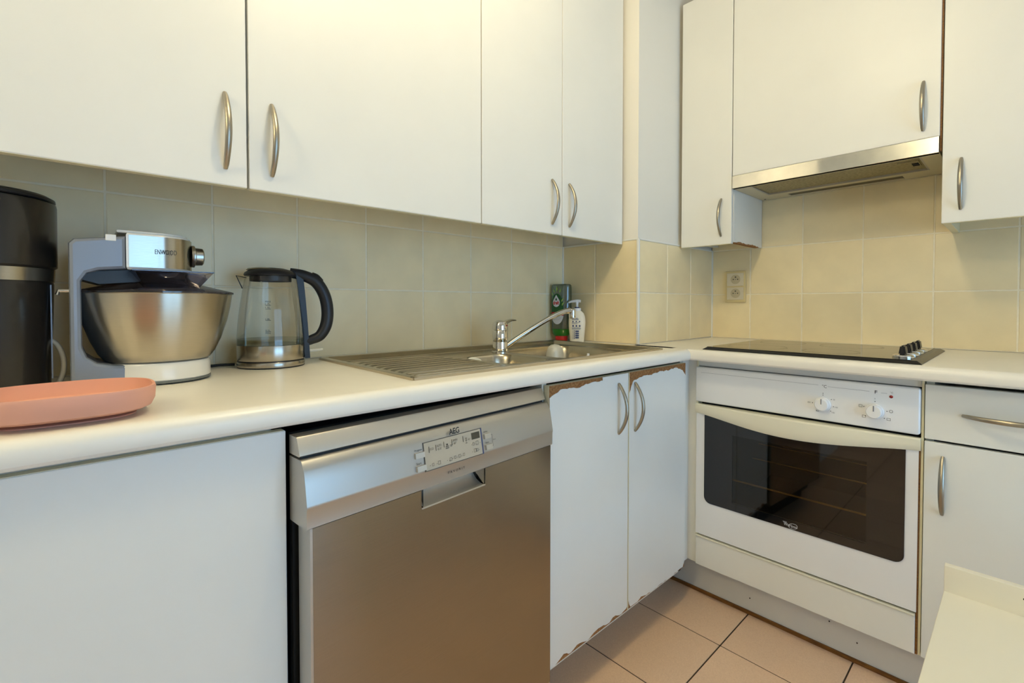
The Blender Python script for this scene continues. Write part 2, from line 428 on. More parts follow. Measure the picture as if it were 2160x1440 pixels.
sc = thing('sink_cabinet', 'white sink base cabinet with two chipped doors beside dishwasher', 'cabinet', (.29, -.99, 0))
carcass(sc, .02, .562, -1.338, -.632, .12, .862, '+x', top=False)
def jag(pts, step, amp):
    out = []
    for i in range(len(pts)-1):
        a = Vector(pts[i]); b = Vector(pts[i+1]); n = max(1, int((b-a).length/step))
        d = (b-a).normalized(); nn = Vector((-d.y, d.x))
        for k in range(n):
            p = a+(b-a)*(k/n)
            if k: p += nn*random.uniform(-amp, amp)+d*random.uniform(-step*.3, step*.3)
            out.append((p.x, p.y))
    out.append(pts[-1]); return out
def chipped_door(y0, y1, z0, z1, outline, hy, hz, lab):
    d = box('door', .565, DX-.0018, y0, y1, z0, z1, 'laminate_edge', sc, .0008, 1); d['label'] = lab
    box('chipboard_core', DX-.0018, DX-.0009, y0+.0006, y1-.0006, z0+.0006, z1-.0006, 'chipboard', d)
    prism('laminate_face', outline, 'x', DX-.0009, DX+.0002, 'laminate', d)
    handle(d, (DX, hy, hz), (0, 0, 1), (1, 0, 0))
    return d
y0, y1, z0, z1 = -1.333, -.9925, .146, .852
o = [(y1-.001, z0+.012)] + [(y1-.001, z1-.001)] + [(y1-.125, z1-.001)] + jag([(y1-.125, z1-.010), (y0+.15, z1-.012), (y0+.10, z1-.017), (y0+.05, z1-.013), (y0+.02, z1-.022), (y0+.001, z1-.030)], .008, .0025)
o += [(y0+.001, z0+.001), (y0+.02, z0+.001)] + jag([(y0+.03, z0+.004), (y0+.055, z0+.014), (y0+.075, z0+.004), (y0+.12, z0+.010), (y0+.16, z0+.003), (y0+.20, z0+.012), (y0+.24, z0+.005), (y0+.28, z0+.012), (y0+.30, z0+.004), (y1-.001, z0+.012)], .009, .003)
chipped_door(y0, y1, z0, z1, o[::-1], -1.0435, .7535, 'white door with chipped laminate along top left and bottom edge')
y0, y1 = -.9885, -.646
o = [(y1-.001, z0+.02), (y1-.001, z1-.046)] + jag([(y1-.001, z1-.046), (y1-.018, z1-.028), (y1-.04, z1-.017), (y1-.07, z1-.010), (y1-.12, z1-.016), (y1-.17, z1-.012), (y1-.22, z1-.020), (y1-.27, z1-.019), (y0+.025, z1-.026), (y0+.010, z1-.045), (y0+.001, z1-.062)], .008, .0022)
o += jag([(y0+.001, z0+.03), (y0+.012, z0+.004), (y0+.05, z0+.003), (y0+.07, z0+.010), (y0+.10, z0+.003), (y0+.2, z0+.002), (y0+.29, z0+.002), (y1-.012, z0+.003), (y1-.001, z0+.02)], .012, .0018)
chipped_door(y0, y1, z0, z1, o[::-1], -.9595, .7470, 'white door with brown chipboard showing along the whole top edge')
box('edge_strip', .5655, DX+.0012, -.9915, -.9893, .146, .852, 'laminate_edge', sc)
tag(box('toe_kick', .406, .42, -1.338, -.53, 0, .118, 'kick_white'), 'white plinth board set back under the sink cabinet', 'plinth')
tag(boxes('corner_post', [(.545, .597, -.588, -.572, .146, .862), (.545, .565, -.632, -.588, .146, .862)], 'laminate'), 'narrow white filler panel in the corner between sink cabinet and oven', 'filler panel')

# ------------------------------------------------------------------ dishwasher, standing slightly askew
dwP = Vector((.645, -1.932, 0)); dwU = Vector((-.047, .595, 0)).normalized(); dwN = Vector((.595, .047, 0)).normalized()
dw = thing('dishwasher', 'free-standing stainless steel dishwasher under the worktop', 'dishwasher', tuple(dwP+dwU*.3-dwN*.25))
def D(u, d, z): return tuple(dwP+dwU*u+dwN*d+Vector((0, 0, z)))
def dmesh(name, V, F, m, parent=dw, smooth=False): return mk(name, [D(*v) for v in V], F, m, parent, smooth)
def dbox(name, u0, u1, d0, d1, z0, z1, m, parent=dw, bev=0):
    bm = bmesh.new(); bbox(bm, u0, u1, d0, d1, z0, z1)
    if bev: bmesh.ops.bevel(bm, geom=list(bm.edges), offset=bev, segments=2, affect='EDGES')
    for v in bm.verts: v.co = Vector(D(*v.co))
    return frombm(name, bm, m, parent, bool(bev))
def dprism(name, prof, u0, u1, m, parent=dw, smooth=True):
    n = len(prof); V = [(u0, *p) for p in prof]+[(u1, *p) for p in prof]
    F = [list(range(n))[::-1], list(range(n, 2*n))]+[[i, (i+1) % n, n+(i+1) % n, n+i] for i in range(n)]
    return dmesh(name, V, F, m, parent, smooth)
W = .597
dbox('body', .055, W-.014, -.44, -.075, .06, .838, 'black_plastic')
dbox('inner_frame', .004, W-.004, -.075, -.062, .06, .846, 'dark_rubber')
dprism('top_strip', [(-.062, .846), (-.036, .846), (-.034, .844), (-.024, .819), (-.027, .817), (-.062, .817)], .0, W, 'strip_silver')
dprism('top_gasket', [(-.060, .817), (-.030, .817), (-.030, .811), (-.060, .811)], .004, W-.004, 'dark_rubber')
cp = dprism('control_panel', [(-.062, .813), (-.021, .813), (-.018, .811), (-.0090, .797), (-.0046, .773), (-.0003, .748), (0, .7445), (-.0012, .742), (-.0018, .713), (-.005, .711), (-.062, .711)], 0, W, 'panel_silver')
# door with a hand recess cut out at the top
h0, h1, hz = .211, .373, .679
def doorpiece(u0, u1, z0, z1): return (u0, u1, -.030, -.004, z0, z1)
bm = bmesh.new()
for q in (doorpiece(.010, W-.004, .13, hz), doorpiece(.010, h0, hz, .711), doorpiece(h1, W-.004, hz, .711)): bbox(bm, *q)
for v in bm.verts: v.co = Vector(D(*v.co))
bmesh.ops.remove_doubles(bm, verts=bm.verts, dist=1e-5)
dd = frombm('door', bm, 'steel_door', dw, False)
dbox('door_return', .006, .010, -.045, -.0045, .13, .711, 'panel_silver', dd)
dbox('kick_plate', .01, W-.01, -.10, -.09, 0, .125, 'black_plastic')
# recess: sloping scoop and two cheeks
n = 8; V = []; F = []
for i in range(n+1):
    t = i/n; dpt = -.003-.034*math.sin(t*PI/2); zz = hz+.036*(1-math.cos(t*PI/2))
    V += [(h0+.004+.010*t, dpt, zz), (h1-.004-.006*t, dpt, zz)]
for i in range(n): F.append([2*i, 2*i+1, 2*i+3, 2*i+2])
rc = dmesh('handle_recess', V, F, 'strip_silver', dd, True)
V = []; F = []
for u, s in ((h0, 0), (h1, 1)):
    V = []; F = []; b = 0; V += [(u, -.003, hz-.001), (u, -.003, .713), (u, -.042, .713), (u, -.042, hz-.001)]; F.append([b, b+1, b+2, b+3])
    b = len(V); uu = h0+.004 if not s else h1-.004; ue = h0+.014 if not s else h1-.010
    V += [(uu, -.0032, hz), (uu, -.0032, .712), (ue, -.037, .712), (ue, -.037, .712)]; F.append([b, b+1, b+2])
    dmesh('recess_cheek', V, F, 'panel_silver', dd)
dbox('recess_lip', h0, h1, -.0045, -.0015, hz-.003, hz, 'strip_silver', dd, .001)
dbox('recess_back', h0, h1, -.05, -.044, hz-.002, .715, 'panel_silver', dd)
# control panel furniture (its upper part leans back)
lean = Vector((0, 0, 1)); pu = (dwN*(.0085)*-1+Vector((0, 0, .049))).normalized(); pn = dwU.cross(pu)
def Pp(u, z): # point on the leaning face
    t = (z-.747)/.049; return Vector(D(u, .0008-.0088*max(t, -.1)-(.004*(t-1) if t > 1 else 0), z))
def panel_quad(name, u0, u1, z0, z1, th, m, parent=cp):
    a = [Pp(u0, z0), Pp(u1, z0), Pp(u1, z1), Pp(u0, z1)]
    V = [tuple(p-pn*.003) for p in a]+[tuple(p+pn*th) for p in a]
    return mk(name, V, [[3, 2, 1, 0], [4, 5, 6, 7], [0, 1, 5, 4], [1, 2, 6, 5], [2, 3, 7, 6], [3, 0, 4, 7]], m, parent)
pnl = panel_quad('display_panel', .219, .364, .746, .795, .0006, 'display')
panel_quad('display_border', .217, .3655, .7445, .7965, .0002, 'ink_soft', pnl)
panel_quad('lcd', .336, .358, .778, .791, .0010, 'lcd', pnl)
panel_quad('side_line', .3615, .364, .745, .796, .0012, 'ink_blue', pnl)
for u, z, lab in ((.197, .772, 'Program'), (.198, .749, 'Start'), (.3695, .7725, 'Delay'), (.3705, .7505, 'Option')):
    w = .020 if u < .3 else .018
    b = panel_quad('button', u, u+w, z, z+.0095, .0042, 'strip_silver')
    text('lettering', lab, .0042, Pp(u+.001, z+.0115), dwU, pu, 'ink', cp, width=.016 if lab == 'Program' else .011, off=.0006)
text('lettering', 'AEG', .0115, Pp(.279, .7985)+pn*.002, dwU, pu, 'ink', cp, width=.026, bold=.02)
text('lettering', 'F A V O R I T', .0042, D(.272, -.0012, .7265), dwU, (0, 0, 1), 'ink', cp, width=.042, off=.0008)
for s, u, z, h, w in (('ECO', .2315, .780, .0042, .008), ('AUTO', .2475, .7825, .0042, .011), ('45-70°', .2485, .7765, .0042, .010), ('70°', .2790, .7765, .0042, .007), ('30MIN', .2865, .7845, .0042, .012), ('60°', .2885, .7790, .0042, .007), ('40°', .3255, .7790, .0040, .007)):
    text('lettering', s, h, Pp(u, z), dwU, pu, 'ink_soft', pnl, width=w, off=.0016)
for u in (.2285, .2445, .2640, .2835, .3125):
    a = Pp(u, .7765+(.002 if u > .26 else 0)); plate('mark', [(0, 0, .0012, .011)], a, dwU, pu, 'ink_soft', pnl, off=.0016)
plate('symbol', [(.268, .0285, .276, .030), (.268, .0315, .276, .0330), (.270, .034, .274, .0375), (.3185, .033, .3225, .0338), (.3185, .038, .3225, .0388), (.3185, .033, .3193, .0388), (.3217, .033, .3225, .0388), (.3202, .029, .3209, .033), (.318, .028, .3232, .0288)], Pp(0, .7470), dwU, pu, 'ink_soft', pnl, off=.0016)['kind'] = 'stuff'
q = []
for u, v in ((.2275, .006), (.243, .006), (.268, .006), (.2815, .0065), (.2930, .0065), (.3045, .0065), (.333, .0075), (.3515, .008), (.333, .0215), (.3560, .0215)): q.append((u, v, u+.0012, v+.0012))
for u, v, s in ((.2325, .0045, .0045), (.2465, .0040, .006), (.2735, .0040, .0012), (.2745, .0040, .0055), (.2860, .0055, .0045), (.2970, .0050, .0055), (.3085, .0060, .0045), (.3380, .0060, .0065), (.3445, .0065, .0050), (.3450, .0195, .0070), (.3360, .0200, .0050)):
    q += [(u, v, u+s, v+.0006), (u, v+s, u+s, v+s+.0006), (u, v, u+.0006, v+s), (u+s-.0006, v, u+s, v+s+.0006)]
plate('symbol', q, Pp(0, .7470), dwU, pu, 'ink_soft', pnl, off=.0016)['kind'] = 'stuff'
plate('bracket', [(.0, 0, .003, .0007), (.0023, 0, .003, .024), (0, .0233, .003, .024)], Pp(.3905, .7545), dwU, pu, 'ink_soft', cp, off=.0008)
text('lettering', 'Reset', .003, Pp(.3945, .7655), dwU, pu, 'ink_soft', cp, width=.008)
for z in (.800, .783):
    plate('mould_mark', [(-.002, 0, .002, .004)], D(0, -.045, z), -dwN, (0, 0, 1), 'strip_silver', cp, off=.0006)

# ------------------------------------------------------------------ oven side units
YD = -.600
of = thing('oven_housing', 'white oven housing with drawer front below the built-in oven', 'cabinet', (.896, -.3, 0))
boxes('body', [(.5985, .604, -.596, -.02, .147, .862), (1.1935, 1.1985, -.594, -.02, .147, .862), (.604, 1.1935, -.03, -.02, .147, .862), (.604, 1.1935, -.56, -.03, .147, .160)], 'laminate_edge', of)
box('top_rail', .604, 1.1935, -.588, -.572, .8395, .8625, 'laminate', of)
box('drawer_front', .600, 1.188, YD, YD+.018, .147, .246, 'laminate', of, .0015)
box('drawer_lip', .600, 1.188, YD-.003, YD+.016, .2462, .2515, 'oven_cream', of, .0015)
box('dark_edge', 1.1885, 1.193, YD+.004, YD+.02, .147, .70, 'wood_strip', of)
ov = thing('oven', 'white built-in oven with black glass door and two knobs', 'oven', (.896, -.3, .25))
# hollow body
bm = bmesh.new()
L = [(.70, 1.11, -.575, -.20, .382, .392), (.70, 1.11, -.575, -.20, .640, .650), (.70, .71, -.575, -.20, .392, .640), (1.10, 1.11, -.575, -.20, .392, .640), (.71, 1.10, -.21, -.20, .392, .640)]
for b in L: bbox(bm, *b)
frombm('oven_cavity', bm, 'enamel_dark', ov, False)
boxes('body', [(.606, .70, -.57, -.10, .262, .836), (1.11, 1.19, -.57, -.10, .262, .836), (.70, 1.11, -.57, -.10, .262, .382), (.70, 1.11, -.57, -.10, .650, .836)], 'dark_gap', ov)
ocp = box('control_panel', .598, 1.1925, YD-.006, YD+.03, .717, .8375, 'oven_white', ov, .007, 3)
dr = boxes('door', [(.600, .6325, YD, YD+.025, .2575, .700), (1.162, 1.190, YD, YD+.025, .2575, .700), (.6325, 1.162, YD, YD+.025, .2575, .389), (.6325, 1.162, YD, YD+.025, .690, .705)], 'oven_white', ov)
def rc_poly(x0, x1, z0, z1, r, left):
    pts = [(x0, z1), (x1, z1)]
    if left: pts += [(x1, z0)]+[(x0+r-r*math.sin(k*PI/12), z0+r-r*math.cos(k*PI/12)) for k in range(7)]
    else: pts += [(x1-r+r*math.cos(k*PI/12), z0+r-r*math.sin(k*PI/12)) for k in range(7)]+[(x0, z0)]
    return pts
gx0, gx1, gz0, gz1 = .630, 1.1645, .373, .690
wx0, wx1, wz0_, wz1_ = .724, 1.083, .398, .622
gl = thing('door_glass', None, None, (.896, YD, gz0)); gl.parent = dr; gl.location = Vector((.896, YD, gz0))-POS[dr.name]
bm = bmesh.new()
def poly3(pts):
    f = [bm.verts.new((x, YD-.0030, z)) for x, z in pts]; g = [bm.verts.new((x, YD, z)) for x, z in pts]; k = len(pts)
    bm.faces.new(f); bm.faces.new(g[::-1])
    for i in range(k): bm.faces.new([f[i], g[i], g[(i+1) % k], f[(i+1) % k]])
poly3(rc_poly(gx0, wx0, gz0, gz1, .022, True)); poly3(rc_poly(wx1, gx1, gz0, gz1, .022, False))
poly3([(wx0, gz0), (wx1, gz0), (wx1, wz0_), (wx0, wz0_)]); poly3([(wx0, wz1_), (wx1, wz1_), (wx1, gz1), (wx0, gz1)])
COLS = []
b1 = frombm('black_border', bm, 'black_glass', dr, False)
bpy.data.objects.remove(gl)
box('window_pane', wx0, wx1, YD-.0028, YD-.0008, wz0_, wz1_, 'oven_pane', dr)
# curved white grip along the top of the door
ns = 28; V = []; F = []
for i in range(ns+1):
    s = i/ns; x = .598+s*(1.1935-.598); b = math.sin(PI*s)**1.3
    zt, zb, yo = .7095, .6775-.026*b, YD-.006-.026*b
    sec = [(YD+.012, zt), (yo+.004, zt), (yo, zt-.004), (yo-.001, (zt+zb)/2), (yo+.001, zb+.004), (yo+.004, zb), (YD+.002, zb)]
    for y, z in sec: V.append((x, y, z))
k = 7
for i in range(ns):
    for j in range(k): F.append([i*k+j, i*k+(j+1) % k, (i+1)*k+(j+1) % k, (i+1)*k+j])
F += [list(range(k)), list(range(ns*k, ns*k+k))]
mk('grip', V, F, 'oven_cream', dr, True)
for zz, yy, r in ((.4680, -.580, .0030), (.500, -.40, .0022), (.540, -.34, .0018)):
    tube('rack_bar', [(.712, yy, zz), (1.098, yy, zz)], r, 'rack_gold', ov, 8)
RX, UZ = (1, 0, 0), (0, 0, 1); yf = YD-.006
def knob(x, z):
    k = lathe('knob', [(.0205, 0), (.0205, -.004), (.0185, -.006), (.0175, -.017), (.0155, -.020), (.0, -.0205)], (x, yf, z), 'oven_white', ocp, 32, 'y')
    box('pointer', x-.0012, x+.0012, yf-.0215, yf-.018, z+.002, z+.0165, 'ink_grey', k)
knob(.979, .7655); knob(1.0995, .7650)
text('lettering', '°C', .0085, (.9765, yf, .8125), RX, UZ, 'ink', ocp, width=.011)
text('lettering', 'F', .0085, (1.0985, yf, .8125), RX, UZ, 'ink', ocp, width=.0055, bold=.01)
text('lettering', '°C', .0045, (1.1315, yf, .8170), RX, UZ, 'ink_soft', ocp, width=.006)
plate('print_line', [(.618, .8187, .967, .8193), (.990, .8167, 1.087, .8173), (1.112, .8157, 1.125, .8163)], (0, yf, 0), RX, UZ, 'ink_grey', ocp)
lathe('indicator_lamp', [(.0040, 0), (.0040, -.001), (.002, -.002), (0, -.0022)], (1.1335, yf, .8085), 'red_lamp', ocp, 16, 'y')
q = []
for kx, kz, angs in ((.979, .7655, (90, 38, -8, -42, 180, 232)), (1.0995, .765, (90, 8, -38, 160, 218))):
    for a in angs:
        a = math.radians(a); x = kx+.026*math.cos(a); z = kz+.026*math.sin(a); q.append((x-.001, z-.001, x+.001, z+.001))
q.append((.978, .7955, .980, .7975))
plate('dial_dots', q, (0, yf, 0), RX, UZ, 'ink', ocp)['kind'] = 'stuff'
for s, x, z in (('50', 1.0035, .7800), ('100', 1.0085, .7590), ('150', 1.0010, .7430), ('200', .9620, .7415), ('250', .9400, .7640), ('0', 1.0980, .7965)):
    text('lettering', s, .0036, (x, yf, z), RX, UZ, 'ink_grey', ocp)
q = []
for x, z in ((1.0635, .7715), (1.1250, .7445), (1.0715, .7440)):
    w, h, e = .008, .0065, .0007
    plate('dial_symbol', [(x, z, x+w, z+e), (x, z+h-e, x+w, z+h), (x, z, x+e, z+h), (x+w-e, z, x+w, z+h)], (0, yf, 0), RX, UZ, 'ink_soft', ocp)
for k in range(10):
    a = 2*PI*k/10; x = 1.1335+.0036*math.cos(a); z = .7695+.0036*math.sin(a); q.append((x-.0007, z-.0007, x+.0007, z+.0007))
plate('dial_symbol', q, (0, yf, 0), RX, UZ, 'ink_soft', ocp)['kind'] = 'stuff'
text('lettering', 'Whirlpool', .0105, (.880, YD-.003, .3775), RX, UZ, 'ink_white', dr, width=.037)
# swoosh ring of the oven emblem
V = []; F = []
for k in range(25):
    a = 2*PI*k/24*.86+.5
    for r in (1.0, .9): V.append((.905+.0125*r*math.cos(a)+.003*math.sin(a), YD-.0037, .3835+.0085*r*math.sin(a)))
for k in range(24): F.append([2*k, 2*k+1, 2*k+3, 2*k+2])
mk('emblem_swoosh', V, F, 'ink_white', dr)
plate('emblem_flag', [(.877, .3905, .888, .3915), (.879, .3885, .888, .3893), (.881, .3865, .887, .3871)], (0, YD-.003, 0), RX, UZ, 'ink_white', dr)

rb = thing('base_cabinet', 'white base cabinet with drawer over door right of oven', 'cabinet', (1.5, -.3, 0))
carcass(rb, 1.2005, 1.80, -.580, -.02, .147, .862, '-y', top=False)
dwr = box('drawer', 1.2005, 1.798, YD, YD+.018, .7115, .8490, 'laminate', rb, .0015)
handle(dwr, (1.3525, YD, .781), (1, 0, 0), (0, -1, 0), L=.165, depth=.030)
d2 = box('door', 1.2005, 1.798, YD, YD+.018, .147, .7050, 'laminate', rb, .0015)
handle(d2, (1.236, YD, .6000), (0, 0, 1), (0, -1, 0))
kk = tag(box('toe_kick', .424, 1.83, -.512, -.498, .012, .1455, 'kick_white'), 'white plinth board with brown wooden strip under the oven', 'plinth')
box('wooden_strip', .424, 1.83, -.517, -.500, .0, .012, 'wood_strip', kk)
for x, z in ((1.05, .06), (.98, .09), (.75, .055)): lathe('screw', [(.002, 0), (.002, -.001), (0, -.0012)], (x, -.512, z), 'screw', kk, 10, 'y')

# ------------------------------------------------------------------ sink
sk = thing('sink', 'stainless steel inset sink with drainboard, small and large bowl', 'sink', (.30, -1.21, .895))
SX0, SX1, SY0, SY1 = .055, .549, -1.693, -.737
def ss(a, b, t):
    t = max(0, min(1, (t-a)/(b-a))); return t*t*(3-2*t)
def rr(x, y, x0, x1, y0, y1, r):
    qx = abs(x-(x0+x1)/2)-(x1-x0)/2+r; qy = abs(y-(y0+y1)/2)-(y1-y0)/2+r
    return math.hypot(max(qx, 0), max(qy, 0))+min(max(qx, qy), 0)-r
SB = (.225, .455, -1.345, -1.165, .055); LB = (.135, .490, -1.130, -.790, .07)
def sz(x, y):
    e = -rr(x, y, SX0, SX1, SY0, SY1, .02)
    z = .9050+.0025*ss(0, .003, e)-.0155*ss(.011, .030, e)
    # drainer ridges run along the worktop
    fade = ss(.05, .075, e)*(1-ss(-1.43, -1.40, y-.12*(.5-abs(x-.30))))
    if fade > 0 and .10 < x < .505:
        z += .0045*fade*ss(.25, .75, .5+.5*math.cos(2*PI*(x-.115)/.0365))
    for b, dep in ((SB, .115), (LB, .155)):
        s = rr(x, y, *b)
        z += .0018*(1-ss(0, .012, abs(s)))
        z -= dep*ss(.003, .034, -s)
    return z
def sinkpart(name, keep):
    NX, NY = 200, 250; ids = {}; V = []; F = []
    X = [SX0+(SX1-SX0)*i/NX for i in range(NX+1)]; Y = [SY0+(SY1-SY0)*j/NY for j in range(NY+1)]
    def vid(i, j):
        if (i, j) not in ids: ids[(i, j)] = len(V); V.append((X[i], Y[j], SZ[i][j]))
        return ids[(i, j)]
    for i in range(NX):
        for j in range(NY):
            cx, cy = (X[i]+X[i+1])/2, (Y[j]+Y[j+1])/2
            if rr(cx, cy, SX0, SX1, SY0, SY1, .012) > .0: continue
            if keep(cx, cy): F.append([vid(i, j), vid(i+1, j), vid(i+1, j+1), vid(i, j+1)])
    me_o = mk(name, V, F, 'steel_sink', sk, False)
    for p in me_o.data.polygons: p.use_smooth = True
    return me_o
SZ = [[sz(SX0+(SX1-SX0)*i/200, SY0+(SY1-SY0)*j/250) for j in range(251)] for i in range(201)]
insS = lambda x, y: rr(x, y, *SB) < 0
insL = lambda x, y: rr(x, y, *LB) < 0
dra = lambda x, y: y < -1.37 and rr(x, y, SX0+.02, SX1-.02, SY0+.02, 0, .01) < 0
sinkpart('small_bowl', insS); sinkpart('large_bowl', insL); sinkpart('drainboard', lambda x, y: dra(x, y) and not insS(x, y))
sinkpart('rim', lambda x, y: not dra(x, y) and not insS(x, y) and not insL(x, y))
boxes('rim_edge', [(SX0+.003, SX1-.003, SY0, SY0+.003, .9, .9055), (SX0+.003, SX1-.003, SY1-.003, SY1, .9, .9055), (SX0, SX0+.003, SY0+.003, SY1-.003, .9, .9055), (SX1-.003, SX1, SY0+.003, SY1-.003, .9, .9055)], 'steel_sink', sk)
lathe('drain', [(.040, 0), (.040, .003), (.030, .003), (.026, -.002), (0, -.002)], (.315, -.96, .7395), 'chrome', sk, 28)
lathe('drain', [(.030, 0), (.030, .003), (.022, .003), (.018, -.002), (0, -.002)], (.34, -1.255, .7795), 'chrome', sk, 28)
tp = thing('mixer_tap', 'chrome single lever mixer tap with long swivel spout', 'tap', (.18, -1.139, .893))
lathe('body', [(.0285, 0), (.0285, .003), (.0255, .006), (.0250, .034), (.0245, .0355), (.0250, .037), (.0250, .073), (.0235, .075)], (.18, -1.139, .892), 'chrome', tp, 36)
hd = lathe('lever_cap', [(.0255, 0), (.0258, .008), (.0250, .018), (.0215, .026), (.0130, .0305), (0, .032)], (.18, -1.139, .9675), 'chrome', tp, 36)
V = []; F = []
for i in range(9):
    t = i/8; y = -1.139-.006+t*.060; z = .984+.0165*ss(0, .8, t)-.002*t; w = .022-.012*t; h = .009-.006*t
    for a in range(10):
        an = 2*PI*a/10; V.append((.18+w*math.cos(an)+.012*t, y, z+h*math.sin(an)))
for i in range(8):
    for a in range(10): F.append([i*10+a, i*10+(a+1) % 10, (i+1)*10+(a+1) % 10, (i+1)*10+a])
F += [list(range(10)), list(range(80, 90))]
lv = mk('lever', V, F, 'chrome', tp, True)
lathe('temperature_dot', [(.0025, 0), (.0025, .0012), (0, .0014)], (.2052, -1.132, .982), 'red_lamp', tp, 12, 'x')
tube('spout', [(.186, -1.128, .906), (.197, -1.08, .935), (.222, -.995, .983), (.238, -.935, 1.012), (.247, -.895, 1.0255), (.253, -.868, 1.0295)], [.0095, .0095, .009, .009, .0095, .011], 'chrome', tp, 16)
lathe('aerator', [(.0115, 0), (.0125, .004), (.0125, .026), (.0110, .0335), (.006, .036), (0, .0365)], (.256, -.858, 1.001), 'chrome', tp, 24)
tum = thing('tumbler', 'frosted clear plastic tumbler upside down in the large sink bowl', 'tumbler', (.30, -1.0, .74))
lathe('shell', [(.034, 0), (.033, .05), (.031, .11), (.029, .145), (.024, .163), (.014, .172), (0, .175)], (.30, -1.0, .744), 'frost_plastic', tum, 32)
lathe('rim', [(.0345, 0), (.0350, .003), (.0345, .006)], (.30, -1.0, .742), 'cup_frost', tum, 32)
lid = tag(lathe('bottle_lid', [(.0, 0), (.038, 0), (.040, .004), (.040, .010), (.037, .0125), (0, .0135)], (0, 0, 0), 'cup_frost', None, 36), 'round cream plastic lid leaning in the small sink bowl', 'lid')
lid.location = (.262, -1.315, .8545); lid.rotation_euler = (math.radians(20), math.radians(62), math.radians(15))
tag(box('sponge', .29, .375, -1.28, -1.225, .786, .812, 'sponge', bev=.005), 'yellow washing-up sponge lying in the small sink bowl', 'sponge')
plg = tag(lathe('sink_plug', [(.010, 0), (.0115, .004), (.010, .009), (.004, .012), (.004, .018), (0, .019)], (.468, -1.035, .884), 'pump_white', None, 20), 'small white plug knob on the front edge of the large bowl', 'plug')

# ------------------------------------------------------------------ hob
hb = thing('hob', 'black ceramic hob with four knobs set in the worktop', 'hob', (.915, -.38, .90))
HX0, HX1, HY0, HY1 = .634, 1.196, -.630, -.118
V = []; F = []
for e, z in ((0, .9005), (0, .902), (.010, .9085), (.010, .9088)):
    V += [(HX0+e, HY0+e, z), (HX1-e, HY0+e, z), (HX1-e, HY1-e, z), (HX0+e, HY1-e, z)]
for i in range(3):
    for k in range(4): F.append([i*4+k, i*4+(k+1) % 4, (i+1)*4+(k+1) % 4, (i+1)*4+k])
F += [[0, 1, 2, 3], [12, 13, 14, 15]]
mk('bevelled_frame', V, F, 'hob_edge', hb)
gls = box('glass', HX0+.010, HX1-.024, HY0+.010, HY1-.010, .9085, .9100, 'hob_glass', hb)
for x, y, r in ((.76, -.25, .075), (.76, -.50, .09), (.97, -.25, .09), (.97, -.50, .075)):
    V = []; F = []
    for k in range(48):
        a = 2*PI*k/48
        for rr_ in (r, r-.003): V.append((x+rr_*math.cos(a), y+rr_*math.sin(a), .9103))
    for k in range(48): F.append([2*k, 2*k+1, (2*k+3) % 96, (2*k+2) % 96])
    mk('cooking_zone', V, F, 'hob_zone', gls)
for y in (-.555, -.47, -.385, -.30):
    kb = thing('k', None, None, (1.150, y, .91)); bpy.data.objects.remove(kb)
    k = lathe('knob', [(.0235, 0), (.0235, .004), (.0215, .0065), (.0190, .0075), (0, .0080)], (1.150, y, .9100), 'chrome', hb, 32)
    bm = bmesh.new(); vs = bbox(bm, 1.150-.0085, 1.150+.0085, y-.019, y+.019, .9175, .9425)
    for v in vs:
        if v.co.z > .93: v.co.x = 1.150+(v.co.x-1.150)*.55
    bmesh.ops.bevel(bm, geom=list(bm.edges), offset=.003, segments=2, affect='EDGES')
    frombm('knob_fin', bm, 'black_plastic', k)

# ------------------------------------------------------------------ wall units, sink side
UX, UZ0, UZ1 = .316, 1.2825, 2.285
def wall_unit_left(y0, y1, lab, doors, cat='cabinet'):
    c = thing('wall_cabinet', lab, cat, (.15, (y0+y1)/2, 1.36))
    carcass(c, .012, UX-.021, y0, y1, 1.372, UZ1, '+x')
    for a, b, hy in doors:
        d = box('door', UX-.018, UX, a, b, UZ0, UZ1, 'laminate', c, .0015)
        box('door_edge', UX-.0175, UX-.001, a+.002, b-.002, UZ0-.0008, UZ0+.0002, 'laminate_edge', d)
        handle(d, (UX, hy, 1.3860), (0, 0, 1), (1, 0, 0))
    return c
wall_unit_left(-2.534, -1.930, 'white wall cabinet above the mixer at the left edge', [(-2.533, -1.9275, -1.965)])
wall_unit_left(-1.927, -1.3305, 'wide white wall cabinet above the kettle and drainboard', [(-1.9235, -1.3300, -1.8815)])
wall_unit_left(-1.327, -.630, 'white two-door wall cabinet above the sink beside the pillar', [(-1.3265, -.9840, -1.034), (-.9810, -.634, -.9485)])

# ------------------------------------------------------------------ wall units, hob side, and hood
UY, RZ0 = -.322, 1.2870
nc = thing('wall_cabinet', 'narrow white wall cabinet between pillar and hood with chipped lower edge', 'cabinet', (.495, -.15, 1.36))
boxes('body', [(.394, .594, -.300, -.012, 1.372, 1.388), (.394, .410, -.300, -.012, 1.372, UZ1), (.394, .594, -.028, -.012, 1.372, UZ1), (.394, .594, -.300, -.012, UZ1-.016, UZ1)], 'carcass', nc)
box('side_panel', .580, .5985, -.302, -.012, 1.294, UZ1, 'laminate', nc, .001)
prism('chipped_edge', jag([(-.29, 1.2935), (-.25, 1.2985), (-.18, 1.2955), (-.11, 1.2985), (-.05, 1.2940)], .01, .0015)+[(-.05, 1.2915), (-.29, 1.2915)], 'x', .582, .5992, 'chipboard', nc)
box('side_rail', .394, .412, -.302, -.012, 1.312, 1.372, 'carcass', nc)
d = box('door', .3930, .5975, UY, UY+.018, RZ0, UZ1, 'laminate', nc, .0015); handle(d, (.5585, UY, 1.391), (0, 0, 1), (0, -1, 0))
box('door_edge', .395, .5955, UY+.001, UY+.0175, RZ0-.0008, RZ0+.0002, 'laminate_edge', d)
hc = thing('wall_cabinet', 'white flap cabinet directly above the extractor hood', 'cabinet', (.895, -.15, 1.60))
